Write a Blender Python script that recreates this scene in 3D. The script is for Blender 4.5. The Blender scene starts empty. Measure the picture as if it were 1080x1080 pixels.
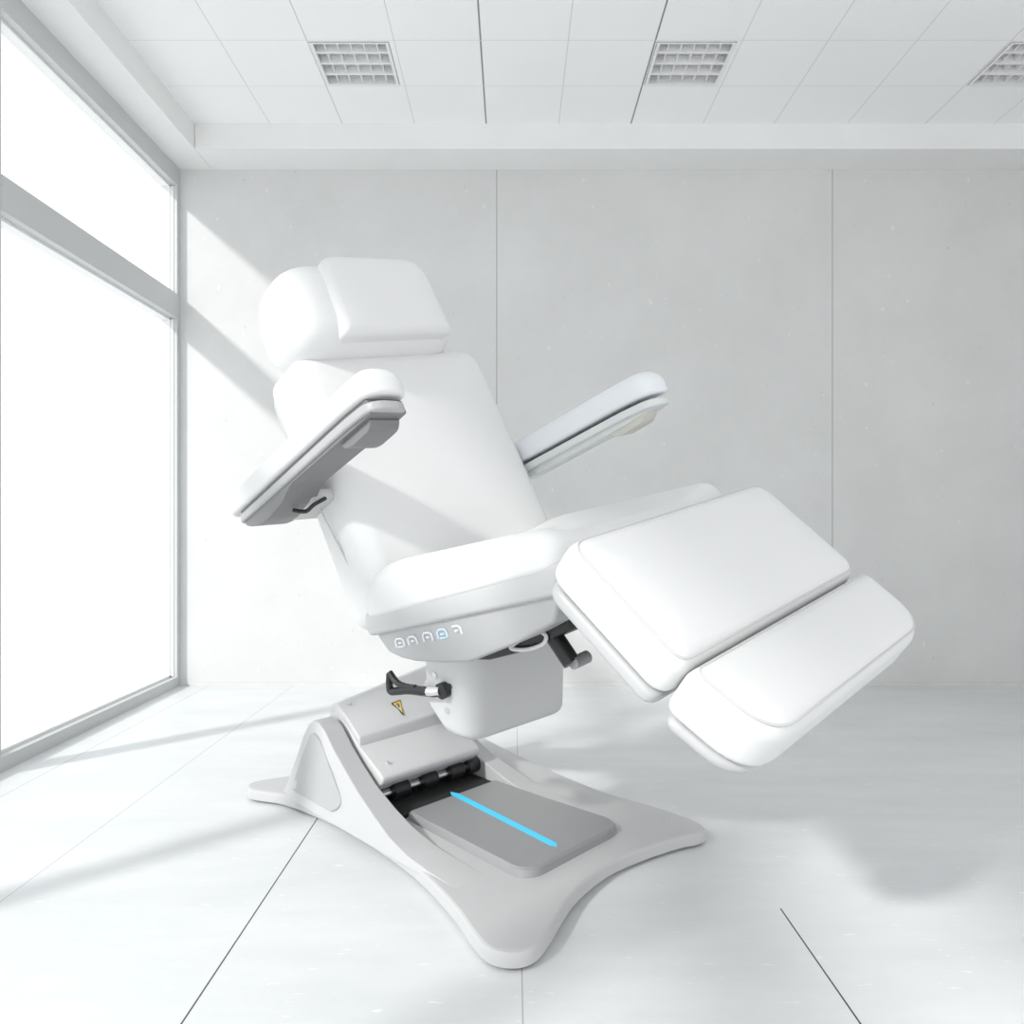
import bpy, bmesh, math, random
from mathutils import Vector, Matrix
random.seed(4)
C = bpy.context.scene.collection
SC = bpy.context.scene
PI = math.pi

# ------------------------------------------------------------------ materials
def mat(name, col, rough=.5, metal=0., spec=.5, bump=0., bscale=200., coat=0.):
    m = bpy.data.materials.new(name); m.use_nodes = True
    nt = m.node_tree; b = nt.nodes['Principled BSDF']
    if not hasattr(col, '__len__'): col = (col, col, col)
    b.inputs['Base Color'].default_value = (*col, 1)
    b.inputs['Roughness'].default_value = rough
    b.inputs['Metallic'].default_value = metal
    b.inputs['Specular IOR Level'].default_value = spec
    if coat: b.inputs['Coat Weight'].default_value = coat
    if bump:
        tc = nt.nodes.new('ShaderNodeTexCoord'); n = nt.nodes.new('ShaderNodeTexNoise')
        n.inputs['Scale'].default_value = bscale; n.inputs['Detail'].default_value = 3
        bp = nt.nodes.new('ShaderNodeBump'); bp.inputs['Strength'].default_value = bump
        bp.inputs['Distance'].default_value = .002
        nt.links.new(tc.outputs['Object'], n.inputs['Vector'])
        nt.links.new(n.outputs['Fac'], bp.inputs['Height'])
        nt.links.new(bp.outputs['Normal'], b.inputs['Normal'])
    return m

def mottled(name, c1, c2, scale, rough, streak=(1, 1, 1), specks=None, spec=.5, lines=None, detail=6):
    """two-tone noise surface, optional light/dark specks, optional thin joint lines [(axis, positions, width, colour)]"""
    m = bpy.data.materials.new(name); m.use_nodes = True
    nt = m.node_tree; N = nt.nodes; L = nt.links; b = N['Principled BSDF']
    b.inputs['Roughness'].default_value = rough; b.inputs['Specular IOR Level'].default_value = spec
    tc = N.new('ShaderNodeTexCoord'); mp = N.new('ShaderNodeMapping'); mp.inputs['Scale'].default_value = streak
    L.new(tc.outputs['Object'], mp.inputs['Vector'])
    n = N.new('ShaderNodeTexNoise'); n.inputs['Scale'].default_value = scale; n.inputs['Detail'].default_value = detail
    n.inputs['Roughness'].default_value = .65
    L.new(mp.outputs['Vector'], n.inputs['Vector'])
    r = N.new('ShaderNodeValToRGB')
    r.color_ramp.elements[0].position = .3; r.color_ramp.elements[1].position = .7
    r.color_ramp.elements[0].color = (*c1, 1); r.color_ramp.elements[1].color = (*c2, 1)
    L.new(n.outputs['Fac'], r.inputs['Fac'])
    col = r.outputs['Color']
    for sp in (specks or []):
        sscale, lo, scol, sstreak = sp
        mp2 = N.new('ShaderNodeMapping'); mp2.inputs['Scale'].default_value = sstreak
        L.new(tc.outputs['Object'], mp2.inputs['Vector'])
        s = N.new('ShaderNodeTexNoise'); s.inputs['Scale'].default_value = sscale; s.inputs['Detail'].default_value = 2
        L.new(mp2.outputs['Vector'], s.inputs['Vector'])
        rr = N.new('ShaderNodeValToRGB'); rr.color_ramp.elements[0].position = lo; rr.color_ramp.elements[1].position = lo + .04
        L.new(s.outputs['Fac'], rr.inputs['Fac'])
        mx = N.new('ShaderNodeMixRGB'); mx.inputs[2].default_value = (*scol, 1)
        L.new(rr.outputs['Color'], mx.inputs[0]); L.new(col, mx.inputs[1]); col = mx.outputs[0]
    sep = N.new('ShaderNodeSeparateXYZ'); L.new(tc.outputs['Object'], sep.inputs[0])
    for axis, pos, wd, lc, *lim in (lines or []):
        for p in pos:
            su = N.new('ShaderNodeMath'); su.operation = 'SUBTRACT'; su.inputs[1].default_value = p
            L.new(sep.outputs[axis], su.inputs[0])
            ab = N.new('ShaderNodeMath'); ab.operation = 'ABSOLUTE'; L.new(su.outputs[0], ab.inputs[0])
            lt = N.new('ShaderNodeMath'); lt.operation = 'LESS_THAN'; lt.inputs[1].default_value = wd / 2
            L.new(ab.outputs[0], lt.inputs[0])
            if lim:                                           # the joint stops at this depth
                l2 = N.new('ShaderNodeMath'); l2.operation = 'LESS_THAN'; l2.inputs[1].default_value = lim[0]
                L.new(sep.outputs[1], l2.inputs[0])
                mu = N.new('ShaderNodeMath'); mu.operation = 'MULTIPLY'; L.new(lt.outputs[0], mu.inputs[0]); L.new(l2.outputs[0], mu.inputs[1]); lt = mu
            mx = N.new('ShaderNodeMixRGB'); mx.inputs[2].default_value = (*lc, 1)
            L.new(lt.outputs[0], mx.inputs[0]); L.new(col, mx.inputs[1]); col = mx.outputs[0]
    L.new(col, b.inputs['Base Color'])
    return m

def emis(name, col, strength):
    m = bpy.data.materials.new(name); m.use_nodes = True
    b = m.node_tree.nodes['Principled BSDF']
    b.inputs['Base Color'].default_value = (*col, 1)
    b.inputs['Emission Color'].default_value = (*col, 1); b.inputs['Emission Strength'].default_value = strength
    return m

def glass_mat():
    m = bpy.data.materials.new('window_glass'); m.use_nodes = True
    nt = m.node_tree; nt.nodes.clear()
    o = nt.nodes.new('ShaderNodeOutputMaterial'); mx = nt.nodes.new('ShaderNodeMixShader')
    t = nt.nodes.new('ShaderNodeBsdfTransparent'); g = nt.nodes.new('ShaderNodeBsdfGlossy')
    t.inputs[0].default_value = (.98, .99, .99, 1); g.inputs['Roughness'].default_value = .02
    mx.inputs[0].default_value = .03
    nt.links.new(t.outputs[0], mx.inputs[1]); nt.links.new(g.outputs[0], mx.inputs[2])
    nt.links.new(mx.outputs[0], o.inputs[0])
    return m

# ------------------------------------------------------------------ mesh helpers
def link(name, bm, m, parent=None, smooth=False, sharp=35, label=None):
    me = bpy.data.meshes.new(name)
    bmesh.ops.recalc_face_normals(bm, faces=bm.faces)
    bm.to_mesh(me); bm.free()
    o = bpy.data.objects.new(name, me); C.objects.link(o)
    if m: me.materials.append(m)
    if smooth:
        for p in me.polygons: p.use_smooth = True
        if sharp:
            try: me.set_sharp_from_angle(angle=math.radians(sharp))
            except Exception: pass
    if parent:
        o.parent = parent
        # meshes are built in world coordinates; move data into the parent's space
        me.transform(Matrix.Translation(-world_loc(parent)))
    if label: o['label'] = label
    return o

def world_loc(o):
    p = Vector(o.location)
    while o.parent: o = o.parent; p += Vector(o.location)
    return p

def box(bm, a, b, f=None):
    vs = []
    for z in (a[2], b[2]):
        for x, y in ((a[0], a[1]), (b[0], a[1]), (b[0], b[1]), (a[0], b[1])):
            p = (x, y, z); vs.append(bm.verts.new(f(*p) if f else p))
    for q in ((3, 2, 1, 0), (4, 5, 6, 7), (0, 1, 5, 4), (1, 2, 6, 5), (2, 3, 7, 6), (3, 0, 4, 7)):
        bm.faces.new([vs[i] for i in q])

def bevel_all(bm, w, seg=2, ang=30):
    es = [e for e in bm.edges if len(e.link_faces) == 2 and e.calc_face_angle(0) > math.radians(ang)]
    bmesh.ops.bevel(bm, geom=es, offset=w, segments=seg, profile=.5, affect='EDGES', clamp_overlap=True)

def rbox(a, b, f=None, w=.004, seg=2):
    bm = bmesh.new(); box(bm, a, b, f); bevel_all(bm, w, seg); return bm

def extrude(poly, v0, v1, f, w=0, seg=3, taper=None):
    """closed side profile poly[(a,c)] pushed from v0 to v1; f(a, v, c) -> world"""
    bm = bmesh.new(); n = len(poly); A = []; B = []
    for a, c in poly:
        t = taper(a, c) if taper else (0, 0)
        A.append(bm.verts.new(f(a, v0 + t[0], c))); B.append(bm.verts.new(f(a, v1 + t[1], c)))
    bm.faces.new(A[::-1]); bm.faces.new(B)
    for i in range(n): bm.faces.new((A[i], A[(i + 1) % n], B[(i + 1) % n], B[i]))
    bmesh.ops.recalc_face_normals(bm, faces=bm.faces)
    if w: bevel_all(bm, w, seg, 20)
    return bm

def smooth_poly(pts, n=6, closed=True):
    """Catmull-Rom resample"""
    out = []; N = len(pts)
    for i in range(N if closed else N - 1):
        g = lambda k: Vector(pts[k % N] if closed else pts[max(0, min(N - 1, k))])
        p0, p1, p2, p3 = g(i - 1), g(i), g(i + 1), g(i + 2)
        for j in range(n):
            t = j / n
            out.append(.5 * ((2 * p1) + (-p0 + p2) * t + (2 * p0 - 5 * p1 + 4 * p2 - p3) * t * t + (-p0 + 3 * p1 - 3 * p2 + p3) * t ** 3))
    if not closed: out.append(Vector(pts[-1]))
    return out

def round_poly(pts, rads, seg=6):
    """round every corner of a polygon"""
    out = []; N = len(pts)
    if not hasattr(rads, '__len__'): rads = [rads] * N
    for i in range(N):
        p = Vector(pts[i]); a = Vector(pts[i - 1]) - p; b = Vector(pts[(i + 1) % N]) - p
        r = min(rads[i], a.length * .48, b.length * .48)
        if r < 1e-5: out.append(p); continue
        s = p + a.normalized() * r; e = p + b.normalized() * r
        for k in range(seg + 1):
            t = k / seg
            out.append((1 - t) ** 2 * s + 2 * t * (1 - t) * p + t * t * e)
    return out

def tube(bm, pts, r, closed=False, sides=8, caps=True):
    pts = [Vector(p) for p in pts]; n = len(pts); rings = []
    prev = None
    for i, p in enumerate(pts):
        if closed: t = pts[(i + 1) % n] - pts[i - 1]
        else: t = pts[min(n - 1, i + 1)] - pts[max(0, i - 1)]
        t.normalize()
        if prev is None:
            a = t.cross(Vector((0, 0, 1)));
            if a.length < .1: a = t.cross(Vector((1, 0, 0)))
        else: a = prev - t * prev.dot(t)
        a.normalize(); prev = a; b = t.cross(a)
        rr = r(i / max(1, n - 1)) if callable(r) else r
        rings.append([bm.verts.new(p + (a * math.cos(q) + b * math.sin(q)) * rr) for q in [2 * PI * k / sides for k in range(sides)]])
    for i in range(n if closed else n - 1):
        A, B = rings[i], rings[(i + 1) % n]
        for k in range(sides): bm.faces.new((A[k], A[(k + 1) % sides], B[(k + 1) % sides], B[k]))
    if caps and not closed: bm.faces.new(rings[0][::-1]); bm.faces.new(rings[-1])

def cyl(bm, p0, p1, r, sides=20): tube(bm, [p0, p1], r, sides=sides)

class Pad:
    """upholstered pad: rounded plan outline, rolled edges, crowned top.  local x = length, y = across, z = face normal"""
    def __init__(s, x0, x1, h0, h1, rads, zb, zt, rt, rb, crown=0., extra=None, ns=8, bot=None):
        s.__dict__.update(locals()); s.rings = {}
    def outline(s, d):
        x0, x1 = s.x0 + d, s.x1 - d
        if x1 - x0 < .004: m = (s.x0 + s.x1) / 2; x0, x1 = m - .002, m + .002
        def hw(x): return max(.002, s.h0 + (s.h1 - s.h0) * (x - s.x0) / (s.x1 - s.x0) - d)
        R = [max(.008, r - d * .8) for r in s.rads]
        cs = [(x0, -hw(x0)), (x1, -hw(x1)), (x1, hw(x1)), (x0, hw(x0))]
        out = []
        base = round_poly(cs, R, s.ns)
        # straight runs get extra points so that the crown can bend
        n = len(base)
        per = s.ns + 1
        for i in range(n):
            out.append(base[i])
            if (i + 1) % per == 0:
                for k in range(1, 10): out.append(base[i].lerp(base[(i + 1) % n], k / 10))
        return out
    def top(s, x, y, d):
        t = min(1, d / (.85 * min((s.x1 - s.x0) / 2, s.h0, s.h1)))
        z = s.crown * (1 - (1 - t) ** 2.2)
        if s.extra: z += s.extra(x, y)
        return z
    def mesh(s, f):
        prof = []
        half = min((s.x1 - s.x0) / 2, s.h0, s.h1)
        for d in (.9 * half, .5 * half): prof.append((d, s.zb, 0))
        for k in range(7):
            a = PI / 2 * k / 6; prof.append((s.rb * (1 - math.sin(a)), s.zb + s.rb * (1 - math.cos(a)), .0))
        for k in range(1, 3):
            t = k / 3; prof.append((0, s.zb + s.rb + (s.zt - s.rt - s.zb - s.rb) * t, t * .5))
        for k in range(9):
            a = PI / 2 * k / 8; prof.append((s.rt * (1 - math.cos(a)), s.zt - s.rt * (1 - math.sin(a)), .5 + .5 * math.sin(a)))
        for q in (.2, .35, .5, .65, .8):
            d = s.rt + (half - s.rt) * q; prof.append((d, s.zt, 1))
        bm = bmesh.new(); rings = []
        for d, z, w in prof:
            o = s.outline(d)
            rings.append([bm.verts.new(f(p.x, p.y, z + w * s.top(p.x, p.y, d) + ((1 - w) * s.bot(p.x, p.y) if s.bot else 0))) for p in o])
        n = len(rings[0])
        for A, B in zip(rings, rings[1:]):
            for i in range(n): bm.faces.new((A[i], A[(i + 1) % n], B[(i + 1) % n], B[i]))
        bm.faces.new(rings[0][::-1]); bm.faces.new(rings[-1])
        return bm
    def seam(s, f, ang=55, r=.0022, lift=.0008):
        """sewn edge line running round the top roll"""
        a = math.radians(ang); d = s.rt * (1 - math.cos(a)); z = s.zt - s.rt * (1 - math.sin(a)); w = .5 + .5 * math.sin(a)
        bm = bmesh.new()
        pts = [f(p.x, p.y, z + lift + w * s.top(p.x, p.y, d)) for p in s.outline(d)]
        cl = [pts[0]]
        for p in pts[1:]:
            if (p - cl[-1]).length > .002: cl.append(p)
        if (cl[-1] - cl[0]).length < .002: cl.pop()
        tube(bm, cl, r, closed=True, sides=6); return bm

def thing(name, label, cat, loc, group=None):
    o = bpy.data.objects.new(name, None); C.objects.link(o); o.location = loc
    o.empty_display_size = .1; o['label'] = label; o['category'] = cat
    if group: o['group'] = group
    return o
def struct(name, bm, m, label=None, parent=None, **k):
    o = link(name, bm, m, parent, **k)
    if not parent: o['kind'] = 'structure'
    return o

# ------------------------------------------------------------------ the camera and the room it looks into
CAM = Vector((0, 0, .75))
cam = bpy.data.cameras.new('camera'); co = bpy.data.objects.new('camera', cam); C.objects.link(co)
co.location = CAM; co.rotation_euler = (PI / 2, 0, 0)
cam.sensor_width = 36; cam.lens = 36 * 860 / 1080
cam.shift_x = -1 / 1080; cam.shift_y = 12 / 1080; cam.clip_start = .02
SC.camera = co

D = 3.77            # back wall
XW = -1.539         # window wall, room side
XR = 3.3            # right wall
YB = -2.2           # room ends behind the camera
ZB = 2.385          # underside of the beams
ZC = 2.495          # ceiling

M_wall = mottled('concrete_wall', (.625, .625, .62), (.69, .69, .685), 2.2, .8,
                 specks=[(26, .70, (.74, .74, .73), (1, 1, .7)), (60, .735, (.50, .50, .49), (1, 1, 1))],
                 lines=[(0, (-.075, 1.477), .0035, (.3, .3, .3))], spec=.2)
M_floor = mottled('floor_slabs', (.655, .67, .68), (.75, .76, .765), 3.0, .42, streak=(.5, 1.5, 1),
                  specks=[(55, .68, (.81, .81, .805), (.4, 1.5, 1))], spec=.35,
                  lines=[(0, (-1.016, .015), .0022, (.42, .42, .43)), (0, (-1.405,), .002, (.3, .3, .31)), (0, (-.497,), .003, (.05, .05, .05), 2.3), (0, (.521,), .003, (.05, .05, .05), 1.588)])
M_ceil = mottled('ceiling_tiles', (.89, .89, .89), (.92, .92, .92), 1.5, .8, spec=.2,
                 lines=[(0, (-1.06, -.43, .20, .83, 1.14, 1.46, 2.1, 2.41), .0035, (.68, .68, .68)), (0, (-.745, 1.80), .004, (.6, .6, .6)),
                        (0, (-.117, .515), .006, (.25, .25, .25)), (1, (2.33, 2.645, 2.945, 3.255), .003, (.72, .72, .72))])
M_beam = mottled('painted_beam', (.80, .80, .795), (.84, .84, .835), 3, .75, spec=.2)
M_frame = mat('window_frame_grey', (.56, .57, .575), .45)
M_glass = glass_mat()
M_lightbox = mat('light_reflector', .82, .4)
M_louvre = mat('louvre_white', .82, .4)

bm = bmesh.new(); box(bm, (XW - .12, YB, -.08), (XR + .1, D + .1, 0)); struct('floor', bm, M_floor)
bm = bmesh.new(); box(bm, (XW - .12, D, 0), (XR + .1, D + .1, ZC + .1)); wb_ = struct('wall_back', bm, M_wall)
bm = bmesh.new(); box(bm, (XR, 1.7, 0), (XR + .1, D, ZC + .1)); struct('wall_right', bm, M_wall)

# ceiling with the three square openings for the lights
LW = .292
LIGHTS = [(-.742, 2.954), (.522, 2.954), (1.808, 2.954)]
xs = sorted([XW - .1, XR] + [x for l in LIGHTS for x in (l[0], l[0] + LW)]); ys = [YB, 2.954, 2.954 + LW, D]
bm = bmesh.new()
for i in range(len(xs) - 1):
    for j in range(3):
        if j == 1 and any(abs(xs[i] - l[0]) < 1e-6 for l in LIGHTS): continue
        box(bm, (xs[i], ys[j], ZC), (xs[i + 1], ys[j + 1], ZC + .09))
struct('ceiling', bm, M_ceil)

# beams: one along the windows, one along the back wall
bm = bmesh.new(); box(bm, (XW - .1, YB, ZB), (-1.391, D, ZC)); struct('trim_1', bm, M_beam)
bm = bmesh.new(); box(bm, (-1.389, 3.56, ZB), (XR, D, ZC)); struct('trim_2', bm, M_beam)
# shadow gap strip under the back beam and a low flush skirting
bm = bmesh.new(); box(bm, (-1.5, D - .008, .0), (XR, D, .014)); struct('baseboard_back', bm, M_wall)
# windows: bays from the corner towards the camera, and past it
MULL = [3.770, 2.426, 1.06, -.30, -1.66]
def window(idx, y0, y1):
    fr = bmesh.new(); X0, X1 = XW - .072, XW; jw = .026
    ya = y0 + jw; yb = 3.736 if idx == 1 else y1 - jw
    box(fr, (X0, y0, 2.300), (X1, y1, ZB))                    # head
    box(fr, (X0, y0, 0), (X1, y1, .045))                      # sill
    box(fr, (X0, y0, .045), (X1, ya, 2.300)); box(fr, (X0, yb, .045), (X1, y1, 2.300))
    w = struct('window_%d' % idx, fr, M_frame)
    t = bmesh.new(); box(t, (X0 + .002, ya, 1.69), (X1 + .003, yb, 1.80)); link('transom', t, M_frame, w)
    # slim glazing bead round each pane
    bd = bmesh.new()
    for za, zb in ((.045, 1.69), (1.80, 2.300)):
        for b_ in (((X0, ya, za), (X1 - .03, yb, za + .010)), ((X0, ya, zb - .010), (X1 - .03, yb, zb)),
                   ((X0, ya, za), (X1 - .03, ya + .006, zb)), ((X0, yb - .006, za), (X1 - .03, yb, zb))): box(bd, *b_)
    link('glazing_bead', bd, M_louvre, w)
    for za, zb in ((.045, 1.69), (1.80, 2.300)):
        g = bmesh.new(); box(g, (X0 + .015, ya, za), (X0 + .021, yb, zb)); link('window_pane', g, M_glass, w)
    if idx == 1:  # white strips painting the light reflected in the jamb's groove
        g = bmesh.new(); box(g, (X0 + .03, yb - .003, .05), (X1 - .016, yb + .001, 1.685)); link('jamb_glint', g, M_louvre, w)
        g = bmesh.new(); box(g, (X0 + .03, yb - .003, 1.805), (X1 - .016, yb + .001, 2.295)); link('jamb_glint', g, M_louvre, w)
for i in range(4): window(i + 1, MULL[i + 1], MULL[i])

# recessed louvre lights
LBL = ['recessed square white louvre light in the ceiling, nearest the windows',
       'recessed square white louvre light in the ceiling, above the far armrest',
       'recessed square white louvre light in the ceiling at the right edge of the photo']
for (lx, ly), lab in zip(LIGHTS, LBL):
    t = thing('ceiling_light', lab, 'ceiling light', (lx + LW / 2, ly + LW / 2, ZC), 'louvre lights in the ceiling')
    e = .0015
    x0, x1, y0, y1 = lx + e, lx + LW - e, ly + e, ly + LW - e
    bm = bmesh.new()                                           # tray
    box(bm, (x0, y0, ZC + .046), (x1, y1, ZC + .050))
    for a, b in (((x0, y0), (x0 + .003, y1)), ((x1 - .003, y0), (x1, y1)), ((x0, y0), (x1, y0 + .003)), ((x0, y1 - .003), (x1, y1))):
        box(bm, (*a, ZC - .001), (*b, ZC + .046))
    link('reflector_tray', bm, M_lightbox, t)
    bm = bmesh.new()                                           # rim
    for a, b in (((x0, y0), (x0 + .012, y1)), ((x1 - .012, y0), (x1, y1)), ((x0 + .012, y0), (x1 - .012, y0 + .008)), ((x0 + .012, y1 - .008), (x1 - .012, y1))):
        box(bm, (*a, ZC - .003), (*b, ZC + .004))
    link('rim', bm, M_louvre, t)
    for k in range(1, 4):
        y = y0 + (y1 - y0) * k / 4; bm = bmesh.new()
        box(bm, (x0 + .012, y - .0055, ZC + .002), (x1 - .012, y + .0055, ZC + .03)); link('louvre_blade', bm, M_louvre, t)
    for k in range(1, 6):
        x = x0 + (x1 - x0) * k / 6; bm = bmesh.new()
        box(bm, (x - .002, y0 + .008, ZC + .008), (x + .002, y1 - .008, ZC + .034)); link('cross_blade', bm, M_louvre, t)
    for k in range(4):
        y = y0 + (y1 - y0) * (k + .5) / 4; bm = bmesh.new()
        cyl(bm, (x0 + .02, y, ZC + .038), (x1 - .02, y, ZC + .038), .008, 10); link('lamp_tube', bm, M_louvre, t, smooth=True)

# ------------------------------------------------------------------ the treatment chair
# chair frame: u towards the foot end, v across to the far side, n up out of the seat
S = .8916
U = Vector((.71735, -.67279, -.18101)); V = Vector((.69671, .69272, .18638)); Nn = Vector((0, -.25981, .96566))
O = CAM + S * (Vector((-.12413, 2.12, .68810)) - CAM)
def W(u, v, n): return O + S * (U * u + V * v + Nn * n)
# base frame on the floor
BO = Vector((-.132, 2.028, 0)); EU = Vector((.651, -.759, 0)); EV = Vector((.643, .766, 0))
def G(u, v, n): return BO + EU * u + EV * v + Vector((0, 0, n))
def pitched(o, ang):
    """frame in the side plane: origin (u,n), x along ang, z normal"""
    c, s = math.cos(ang), math.sin(ang)
    return lambda x, y, z: W(o[0] + x * c - z * s, y, o[1] + x * s + z * c)

M_hide = mat('white_upholstery', (.73, .73, .73), .5, spec=.35, bump=.12, bscale=260)
M_seam = mat('shaded_stitching', (.56, .56, .56), .6)  # stitching greyed: the thin shadow along a seam is put into its colour
M_pale = mat('pale_grey_plastic', (.51, .51, .515), .38)
M_grey = mat('grey_plastic', (.415, .415, .42), .38)
M_arm = mat('arm_grey_plastic', (.60, .60, .605), .38)
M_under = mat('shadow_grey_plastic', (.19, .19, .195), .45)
M_dark = mat('mid_grey_plastic', (.285, .285, .29), .42)
M_steel = mat('bright_steel', (.75, .75, .76), .25, metal=1)
M_black = mat('black_metal', (.012, .012, .013), .35)
M_gap = mat('black_rubber', (.02, .02, .02), .7)
M_led = emis('cyan_light', (.04, .40, .60), .62)
M_icon = mat('icon_white', (.8, .82, .85), .4)
M_iconb = emis('icon_blue', (.58, .74, .88), .08)
M_label = mat('label_yellow', (.75, .5, .08), .5)
M_cable = mat('cable_white', (.75, .75, .74), .4)

chair = thing('treatment_chair', 'white reclined treatment chair with armrests and split leg rest on a grey four-pointed base', 'treatment chair', G(0, 0, 0))

# --- base plate, a four-pointed star with hollow sides
near = [(-.555, -.335), (-.445, -.285), (-.302, -.262), (-.17, -.252), (.0, -.256), (.173, -.275), (.34, -.315), (.437, -.350)]
front = [(.498, -.363), (.540, -.342), (.557, -.300), (.537, -.232), (.487, -.103), (.466, .04), (.480, .168), (.510, .285), (.530, .330)]
far = [(.532, .368), (.50, .392), (.43, .402), (.32, .396), (.207, .386), (.04, .40), (-.16, .432), (-.35, .47), (-.48, .50)]
rear = [(-.56, .505), (-.61, .47), (-.60, .40), (-.555, .25), (-.53, .1), (-.535, -.05), (-.565, -.17), (-.60, -.26), (-.605, -.31)]
ol = smooth_poly([Vector((a, b, 0)) for a, b in near + front + far + rear], 5)
bm = bmesh.new()
rg = []
for d, z in ((.008, .004), (0, .010), (0, .026), (.0012, .0305), (.004, .0338), (.008, .0355), (.0125, .036)):
    ring = []
    n = len(ol)
    for i, p in enumerate(ol):
        t = (ol[(i + 1) % n] - ol[i - 1]).normalized(); nrm = Vector((t.y, -t.x, 0))
        q = p - nrm * d
        ring.append(bm.verts.new(G(q.x, q.y, z)))
    rg.append(ring)
for A, B in zip(rg, rg[1:]):
    for i in range(len(A)): bm.faces.new((A[i], A[(i + 1) % len(A)], B[(i + 1) % len(A)], B[i]))
bm.faces.new(rg[0][::-1]); bm.faces.new(rg[-1])
base = link('base_plate', bm, M_pale, chair, smooth=True, sharp=16)
for a, b in ((.47, -.31), (.47, .335), (-.50, -.26), (-.53, .42)):
    bm = bmesh.new(); cyl(bm, G(a, b, 0), G(a, b, .006), .025); link('foot_pad', bm, M_gap, base)
bm = bmesh.new(); cyl(bm, G(.435, .335, .0355), G(.435, .335, .038), .006, 14); link('levelling_screw', bm, M_steel, base)

# --- raised cover with the light strip
cov = round_poly([Vector((-.06, -.135, 0)), Vector((.392, -.15, 0)), Vector((.392, .215, 0)), Vector((.12, .20, 0)), Vector((-.06, .188, 0))], [.01, .06, .06, .05, .01], 8)
bm = bmesh.new(); rg = []
for d, z in ((0, .035), (.004, .050), (.010, .055)):
    cx = Vector((.166, .045, 0)); rg.append([bm.verts.new(G(*((p - (p - cx).normalized() * d).xy), z)) for p in cov])
for A, B in zip(rg, rg[1:]):
    for i in range(len(A)): bm.faces.new((A[i], A[(i + 1) % len(A)], B[(i + 1) % len(A)], B[i]))
bm.faces.new(rg[0][::-1]); bm.faces.new(rg[-1])
cover = link('base_cover', bm, M_dark, chair, smooth=True, sharp=30)
bm = bmesh.new(); pl = [(-.085, .030), (-.07, .020), (.33, -.014), (.345, -.006), (.335, .004), (-.06, .038)]
ob = [bm.verts.new(G(a + .01, b, .0545)) for a, b in pl]; ot = [bm.verts.new(G(a + .01, b, .0565)) for a, b in pl]
bm.faces.new(ob[::-1]); bm.faces.new(ot)
for i in range(6): bm.faces.new((ob[i], ob[(i + 1) % 6], ot[(i + 1) % 6], ot[i]))
link('light_strip', bm, M_led, cover)

# --- side fins that carry the lift arm
fin = [(-.455, .075), (-.435, .135), (-.405, .190), (-.375, .226), (-.345, .243), (-.315, .240), (-.285, .224), (-.24, .188), (-.19, .155), (-.12, .115), (-.03, .080), (.04, .0585), (.12, .0445), (.20, .0390), (.28, .0366), (.34, .0345), (.34, .026), (-.470, .026)]
def flare(sg): return lambda a, c: ((-sg * 0, 0))
bm = extrude(fin, -.245, -.185, G, .004, 3, taper=lambda a, c: (-.03 * max(0, 1 - (c - .03) / .12) ** 2, 0))
link('side_fin', bm, M_pale, chair, smooth=True, sharp=14)
fin = [(p.x, p.y) for p in smooth_poly([Vector((a, c, 0)) for a, c in fin[:-2]], 4, False)] + fin[-2:]
fin2 = [(a, .026 + (c - .026) * .72) for a, c in fin]
bm = extrude(fin2, .195, .245, G, .007, 3, taper=lambda a, c: (0, .03 * max(0, 1 - (c - .03) / .12) ** 2))
link('side_fin', bm, M_pale, chair, smooth=True, sharp=14)
# darker panel outside the near fin; the hollow face's shade is in its colour
pan = round_poly([Vector((-.44, .05, 0)), Vector((-.352, .215, 0)), Vector((-.31, .205, 0)), Vector((-.17, .075, 0)), Vector((-.2, .05, 0))], .03, 5)
bm = extrude([(p.x, p.y) for p in pan], -.251, -.243, G, .002, 1, taper=lambda a, c: (-.03 * max(0, 1 - (c - .03) / .12) ** 2, 0))
link('fin_shade_panel', bm, M_grey, chair, smooth=True)

# --- black pit and lifting gear between the fins
bm = rbox((-.36, -.18, .036), (-.065, .19, .045), G, .002, 1); pit = link('pivot_tray', bm, M_gap, chair)
for vv in (-.12, -.02, .08, .15):
    bm = bmesh.new(); cyl(bm, G(-.15, vv, .075), G(-.15, vv + .05, .075), .022, 16); link('pivot_roller', bm, M_black, chair, smooth=True)
bm = bmesh.new(); cyl(bm, G(-.15, -.184, .075), G(-.15, .194, .075), .010, 12); link('pivot_rod', bm, M_steel, chair, smooth=True)

# --- lift arm
def GA(a, v, c): return G(a, v, c + .17 * (v + .17) * max(0, min(1, (c - .18) / .08)))
arm = [(-.118, .112), (-.112, .128), (-.130, .140), (-.235, .186), (-.29, .222), (-.345, .250), (-.385, .240), (-.41, .20), (-.40, .12), (-.34, .07), (-.18, .07)]
bm = extrude(arm, -.172, .180, GA, .007, 3); armo = link('lift_arm', bm, M_arm, chair, smooth=True, sharp=25)
upper = [(-.228, .180), (-.232, .204), (-.30, .245), (-.350, .270), (-.385, .262), (-.40, .20), (-.30, .16)]
bm = extrude(upper, -.168, .176, GA, .005, 3); uo = link('arm_cover', bm, M_arm, chair, smooth=True, sharp=25)
neck = [(-.34, .24), (-.30, .30), (-.2, .36), (.02, .42), (.14, .44), (.16, .36), (.02, .30), (-.10, .24), (-.2, .20)]
bm = extrude(neck, .10, .17, G, .02, 4); link('arm_neck', bm, M_grey, chair, smooth=True, sharp=40)
for a, b, c in ((-.335, -.14, .269), (-.150, -.13, .150)):
    bm = bmesh.new(); cyl(bm, G(a, b, c - .006), G(a + .002, b, c + .003), .005, 12); link('screw', bm, M_steel, armo)

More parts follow.
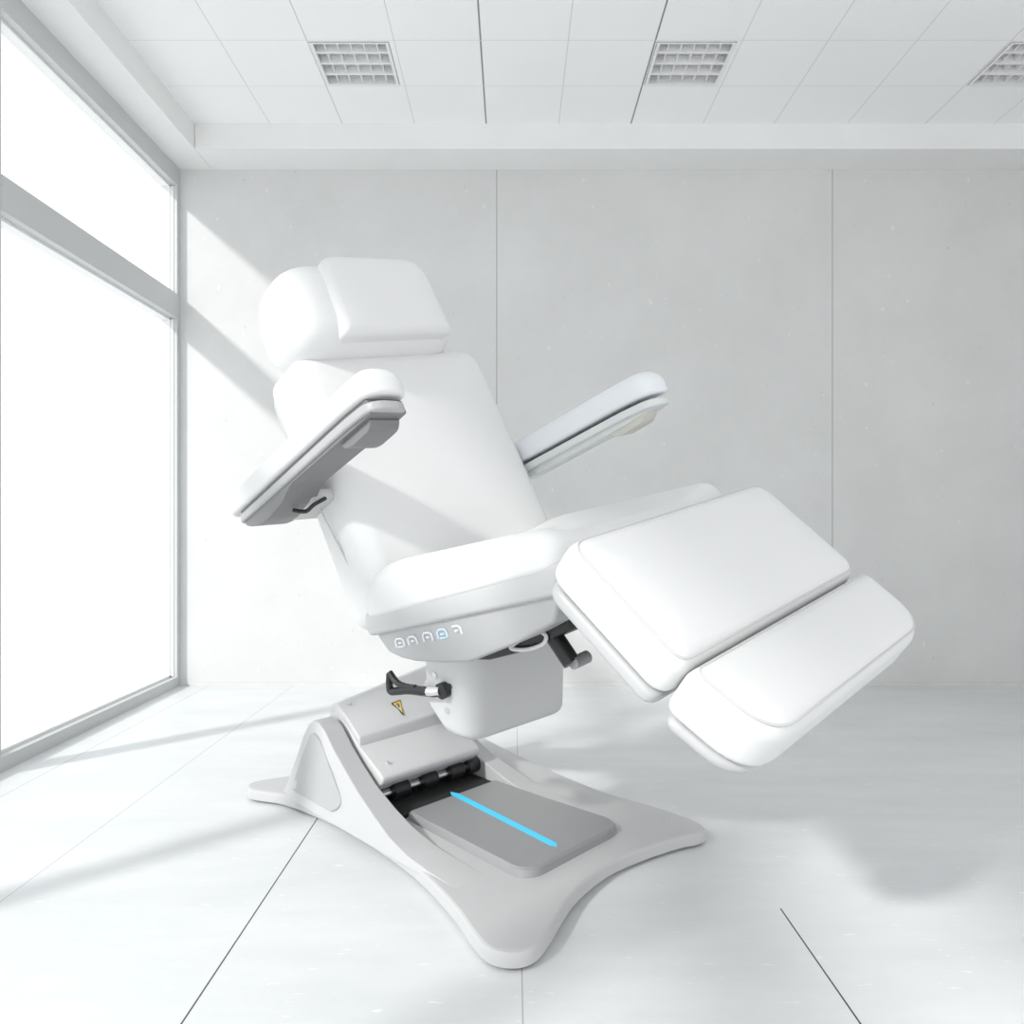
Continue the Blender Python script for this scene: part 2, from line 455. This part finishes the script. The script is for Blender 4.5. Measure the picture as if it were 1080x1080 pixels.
# --- motor housing under the seat
def hb(x, y): return .065 * max(0, (.125 - x) / .085) ** 1.3 - .05 * (y + .187) / .37
hous = Pad(.038, .212, .187, .187, (.03, .065, .065, .03), -.418, -.150, .008, .030, 0, bot=hb)
house = link('motor_housing', hous.mesh(W), M_arm, chair, smooth=True, sharp=0)
for a, b in ((.146, -.278), (.132, -.348), (.088, -.268)):
    bm = bmesh.new(); cyl(bm, W(a, -.183, b), W(a, -.190, b), .007, 12); link('screw', bm, M_steel, house)

# --- brake lever with a loop handle
lev = bmesh.new(); cyl(lev, W(.128, -.184, -.293), W(.128, -.205, -.293), .018, 18)
levo = link('brake_lever', lev, M_black, chair, smooth=True)
bm = bmesh.new(); tube(bm, [W(.126, -.201, -.294), W(.105, -.205, -.302), W(.078, -.207, -.309)], .0115, sides=10); link('lever_socket', bm, M_steel, levo, smooth=True)
bm = bmesh.new(); pts = smooth_poly([W(.085, -.207, -.307), W(.05, -.209, -.316), (W(.01, -.212, -.327)), W(-.035, -.215, -.345), W(-.056, -.216, -.351), W(-.060, -.216, -.330), W(-.058, -.216, -.304)], 6, False)
tube(bm, pts, lambda t: .0115 - .004 * t, sides=10)
pts = smooth_poly([W(.04, -.210, -.312), W(.0, -.213, -.320), W(-.03, -.215, -.318), W(-.058, -.216, -.300)], 6, False)
tube(bm, pts, .0075, sides=8); link('lever_handle', bm, M_black, levo, smooth=True)

# --- warning triangle on the arm
def armtop(a, v, h):
    c = .204 + (.270 - .204) / .118 * (-.232 - a); return GA(a, v, c) + Vector((0, 0, h + .006))
def ring_tri(k): return [(-.270 + .020 * k, -.006), (-.270 - .012 * k, -.006 - .0135 * k), (-.270 - .012 * k, -.006 + .0135 * k)]
bm = bmesh.new(); p, q = ring_tri(1), ring_tri(.62)
lo = [bm.verts.new(armtop(a, v, .0)) for a, v in p]; hi = [bm.verts.new(armtop(a, v, .0035)) for a, v in p]
hin = [bm.verts.new(armtop(a, v, .0035)) for a, v in q]; lin = [bm.verts.new(armtop(a, v, .0)) for a, v in q]
for i in range(3):
    j = (i + 1) % 3
    bm.faces.new((lo[i], lo[j], hi[j], hi[i])); bm.faces.new((hi[i], hi[j], hin[j], hin[i])); bm.faces.new((hin[i], hin[j], lin[j], lin[i]))
wl_ = link('warning_label', bm, M_label, uo, label='yellow warning triangle')
bm = bmesh.new(); p, q = ring_tri(1.22), ring_tri(1.0)
lo = [bm.verts.new(armtop(a, v, .0)) for a, v in p]; hi = [bm.verts.new(armtop(a, v, .0032)) for a, v in p]
hin = [bm.verts.new(armtop(a, v, .0032)) for a, v in q]
for i in range(3):
    j = (i + 1) % 3
    bm.faces.new((lo[i], lo[j], hi[j], hi[i])); bm.faces.new((hi[i], hi[j], hin[j], hin[i]))
tube(bm, [armtop(-.278, -.006, .003), armtop(-.268, -.006, .003)], .0016, sides=6)
link('warning_mark', bm, M_black, uo)

# --- seat
SA = .346
seatf = pitched((-.005, -.002), SA)
def bol(x, y): return .040 * max(0, (abs(y) - .16) / .16) ** 1.5 * min(1, max(0, (x + .02) / .1))
def under(x, y): return -.020 + .045 * max(0, min(1, (x + .04) / .65))
seat = Pad(-.058, .606, .318, .318, (.06, .055, .055, .06), -.085, -.008, .050, .014, .006, bol, bot=under)
seato = link('seat_cushion', seat.mesh(seatf), M_hide, chair, smooth=True, sharp=0)
bm = extrude([(-.020, -.100), (.594, .165), (.586, .095), (-.004, -.158), (-.020, -.130)], -.313, .313, W, .010, 3)
link('seat_frame', bm, M_pale, chair, smooth=True)  # paler than the shell: light on its upturned face put into the colour
sh = [(.006, -.140), (.014, -.157), (.053, -.184), (.10, -.184), (.152, -.176), (.245, -.150), (.336, -.119), (.475, -.034), (.572, .036), (.590, .120), (.30, .015), (.03, -.090)]
bm = extrude(sh, -.300, .300, W, .014, 4); shell = link('seat_shell', bm, M_grey, chair, smooth=True, sharp=40)
# five touch buttons on the near side
for k, (a, c) in enumerate([(.103, -.143), (.150, -.124), (.204, -.099), (.253, -.077), (.299, -.056)]):
    bm = bmesh.new(); cs, sn = math.cos(.38), math.sin(.38)
    def B(x, y): return W(a + x * cs - y * sn, -.3015, c + x * sn + y * cs)
    w, h = .0165, .0095
    path = [B(-w, -h), B(-w, h * .5), B(-w * .6, h), B(w * .5, h), B(w * .9, h * .5), B(w, -h)]
    if k == 4: path = path[2:]
    tube(bm, path, .0021, sides=6)
    if k in (0, 3): tube(bm, [B(-w * .7, -h), B(w * .7, -h)], .0018, sides=6)
    tube(bm, [B(-w * .3, -h * .1), B(w * .35, -h * .1)], .0022, sides=6)
    link('control_button', bm, M_iconb if k == 3 else M_icon, shell, smooth=True)

# --- black plate standing in for shade under the shell, then leg actuator and cable
bm = extrude([(.10, -.176), (.11, -.194), (.20, -.186), (.30, -.155), (.42, -.095), (.53, -.020), (.53, .01), (.40, -.06), (.25, -.13)], -.21, .21, W, .006, 2); link('gap_shade_plate', bm, M_black, chair, smooth=True)
bm = bmesh.new(); tube(bm, [W(.44, -.19, -.025), W(.475, -.19, -.050), W(.525, -.19, -.095)], .017, sides=12)
act = link('leg_actuator', bm, M_black, chair, smooth=True)
bm = bmesh.new(); cyl(bm, W(.532, -.195, -.092), W(.532, -.15, -.092), .012, 14); link('actuator_joint', bm, M_dark, act, smooth=True)
bm = bmesh.new(); pts = smooth_poly([W(.375, -.215, -.100), W(.41, -.215, -.068), W(.455, -.215, -.040), W(.476, -.215, -.044), W(.466, -.215, -.064), W(.42, -.215, -.090)], 8)
tube(bm, pts, .004, closed=True, sides=8); link('cable_loop', bm, M_cable, chair, smooth=True)

# --- backrest
BA = PI - 1.003
def backf(x, y, z): return W(-.538 * x + .843 * z, y, .843 * x + .538 * z)
def sidebol(x, y): return .02 * max(0, 1 - abs(y) / .318) ** .6
def backpf(x, y, z): return backf(x, y + .014, z)
back = Pad(-.12, .575, .322, .308, (.06, .05, .075, .06), -.148, .022, .046, .03, .018)
backo = link('backrest', back.mesh(backpf), M_hide, chair, smooth=True, sharp=0)
bm = bmesh.new(); pts = smooth_poly([backf(.30, -.317, -.10), backf(.24, -.316, -.085), backf(.15, -.312, -.075), backf(.02, -.30, -.07)], 6, False)
tube(bm, pts, .002, sides=6); link('back_seam', bm, M_seam, backo)
bk = Pad(-.08, .56, .27, .285, (.05, .06, .06, .05), -.168, -.140, .01, .012, 0)
link('backrest_shell', bk.mesh(backf), M_pale, chair, smooth=True, sharp=0)

# --- headrest
hd = Pad(.548, .818, .272, .240, (.11, .12, .11, .09), -.125, .085, .085, .08, .012)
def headf(x, y, z): return backf(x, y - .042, z)
heado = link('headrest', hd.mesh(headf), M_hide, chair, smooth=True, sharp=0)
hp = Pad(.572, .802, .178, .168, (.012, .06, .07, .012), .02, .112, .024, .006, .006)
def headpf(x, y, z): return backf(x, y - .008, z)
link('head_pillow', hp.mesh(headpf), M_hide, heado, smooth=True, sharp=0)
for sv in (-.1, .1):
    bm = bmesh.new(); tube(bm, [backf(.50, sv, -.06), backf(.64, sv, -.05)], .012, sides=12)
    link('headrest_post', bm, M_steel, chair, smooth=True)

# --- armrests
def armrest(side, o, ang, L, v0, roll, mp, ms, ml):
    c, s = math.cos(ang), math.sin(ang); cr, sr = math.cos(roll), math.sin(roll)
    def f(x, y, z):
        y2, z2 = y * cr - z * sr, y * sr + z * cr
        return W(o[0] + x * c - z2 * s, v0 + y2, o[1] + x * s + z2 * c)
    tip = lambda x, y: -.007 * max(0, (x - L + .16) / .16) ** 2
    strip = Pad(.015, L - .010, .048, .048, (.03, .04, .04, .03), -.028, -.007, .005, .006, 0, tip, bot=tip)
    so = link('armrest', strip.mesh(f), ms, chair, smooth=True, sharp=0)
    pad = Pad(-.022, L, .054, .054, (.04, .048, .048, .04), .003, .066, .036, .010, .004, tip, bot=tip)
    link('armrest_pad', pad.mesh(f), mp, so, smooth=True, sharp=0)
    return f, so
nf, no = armrest(-1, (-.387, .086), .54, .70, -.385, -.12, M_hide, M_grey, M_grey)
lowr = round_poly([Vector(q).to_3d() for q in [(.03, .006), (.635, .005), (.67, -.002), (.675, -.034), (.635, -.036), (.30, -.034), (.25, -.056), (.15, -.066), (.08, -.056), (.035, -.036)]], [.004, .01, .01, .006, .01, .03, .02, .03, .03, .02], 5)
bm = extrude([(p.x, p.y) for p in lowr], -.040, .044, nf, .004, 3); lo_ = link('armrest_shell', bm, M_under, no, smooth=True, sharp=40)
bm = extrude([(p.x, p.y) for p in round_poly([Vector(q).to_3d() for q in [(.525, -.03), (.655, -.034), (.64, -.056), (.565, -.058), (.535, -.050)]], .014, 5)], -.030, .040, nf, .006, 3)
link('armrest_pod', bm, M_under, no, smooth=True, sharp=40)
bm = bmesh.new(); tube(bm, smooth_poly([nf(.215, .0, -.066), nf(.235, .02, -.078), nf(.262, .03, -.072), nf(.27, .06, -.060)], 5, False), .0045, sides=8)
link('armrest_catch', bm, M_black, no, smooth=True)
bm = extrude([(.13, -.066), (.26, -.060), (.26, -.03), (.13, -.03)], .03, .11, nf, .008, 2); link('armrest_bracket', bm, M_pale, no, smooth=True)

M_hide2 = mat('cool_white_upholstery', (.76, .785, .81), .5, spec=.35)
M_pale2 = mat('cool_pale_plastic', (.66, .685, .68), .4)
ff, fo = armrest(1, (-.215, .108), .495, .615, .385, .0, M_hide2, M_pale2, M_pale2)
bm = extrude([(p.x, p.y) for p in round_poly([Vector(q).to_3d() for q in [(.03, -.018), (.58, -.026), (.585, -.034), (.50, -.042), (.1, -.046), (.03, -.04)]], .012, 4)], -.034, .034, ff, .004, 2); link('armrest_shell', bm, M_pale2, fo, smooth=True, sharp=40)
bm = extrude([(p.x, p.y) for p in round_poly([Vector(q).to_3d() for q in [(.42, -.030), (.565, -.032), (.54, -.056), (.45, -.060)]], .015, 4)], -.030, .030, ff, .005, 2); link('armrest_pod', bm, mat('beige_plastic', (.58, .57, .52), .4), fo, smooth=True)
bm = extrude([(.02, -.04), (.09, -.04), (.09, -.02), (.02, -.02)], -.10, -.03, ff, .006, 2); link('armrest_bracket', bm, M_pale, fo, smooth=True)

# --- leg rest in two pads
K = Vector((.652, .201)); AL = -.561; AL2 = -.485
legf = pitched(K, AL)
M2 = K + .282 * Vector((math.cos(AL), math.sin(AL)))
legf2 = pitched(M2, AL2)
p1 = Pad(-.030, .268, .345, .345, (.05, .04, .04, .05), -.083, .004, .030, .018, .012)
l1 = link('leg_cushion', p1.mesh(legf), M_hide, chair, smooth=True, sharp=0)
link('cushion_seam', p1.seam(legf, 50), M_seam, l1)
s1 = Pad(-.018, .262, .342, .342, (.05, .03, .03, .05), -.118, -.086, .010, .014, 0)
link('leg_shell', s1.mesh(legf), M_pale, chair, smooth=True, sharp=0)
p2 = Pad(-.012, .160, .345, .325, (.03, .08, .08, .03), -.092, .010, .032, .020, .010)
l2 = link('foot_cushion', p2.mesh(legf2), M_hide, chair, smooth=True, sharp=0)
link('cushion_seam', p2.seam(legf2, 50), M_seam, l2)
s2 = Pad(.0, .150, .340, .318, (.03, .08, .08, .03), -.120, -.095, .010, .014, 0)
link('foot_shell', s2.mesh(legf2), M_pale, chair, smooth=True, sharp=0)
bm = extrude([(.18, -.10), (.36, -.11), (.36, -.125), (.18, -.125)], -.1, .1, legf, .003, 1); link('leg_rail', bm, M_steel, chair, smooth=True)

# ------------------------------------------------------------------ light: white sky and a low sun through the windows
w = bpy.data.worlds.new('sky'); SC.world = w; w.use_nodes = True
bg = w.node_tree.nodes['Background']; bg.inputs[0].default_value = (.975, .99, 1, 1); bg.inputs[1].default_value = 1.45
sun = bpy.data.lights.new('sun', 'SUN'); sun.energy = 2.8; sun.angle = math.radians(4); sun.color = (1, .985, .96)
so = bpy.data.objects.new('sun', sun); C.objects.link(so); so.location = (-4, -2, 5)
so.rotation_euler = Vector((.70, .72, -.62)).to_track_quat('-Z', 'Y').to_euler()

SC.view_settings.view_transform = 'Standard'; SC.view_settings.look = 'None'
SC.view_settings.exposure = 0; SC.view_settings.gamma = 1; SC.view_settings.use_curve_mapping = False
SC.cycles.max_bounces = 10; SC.cycles.diffuse_bounces = 6; SC.cycles.transparent_max_bounces = 12
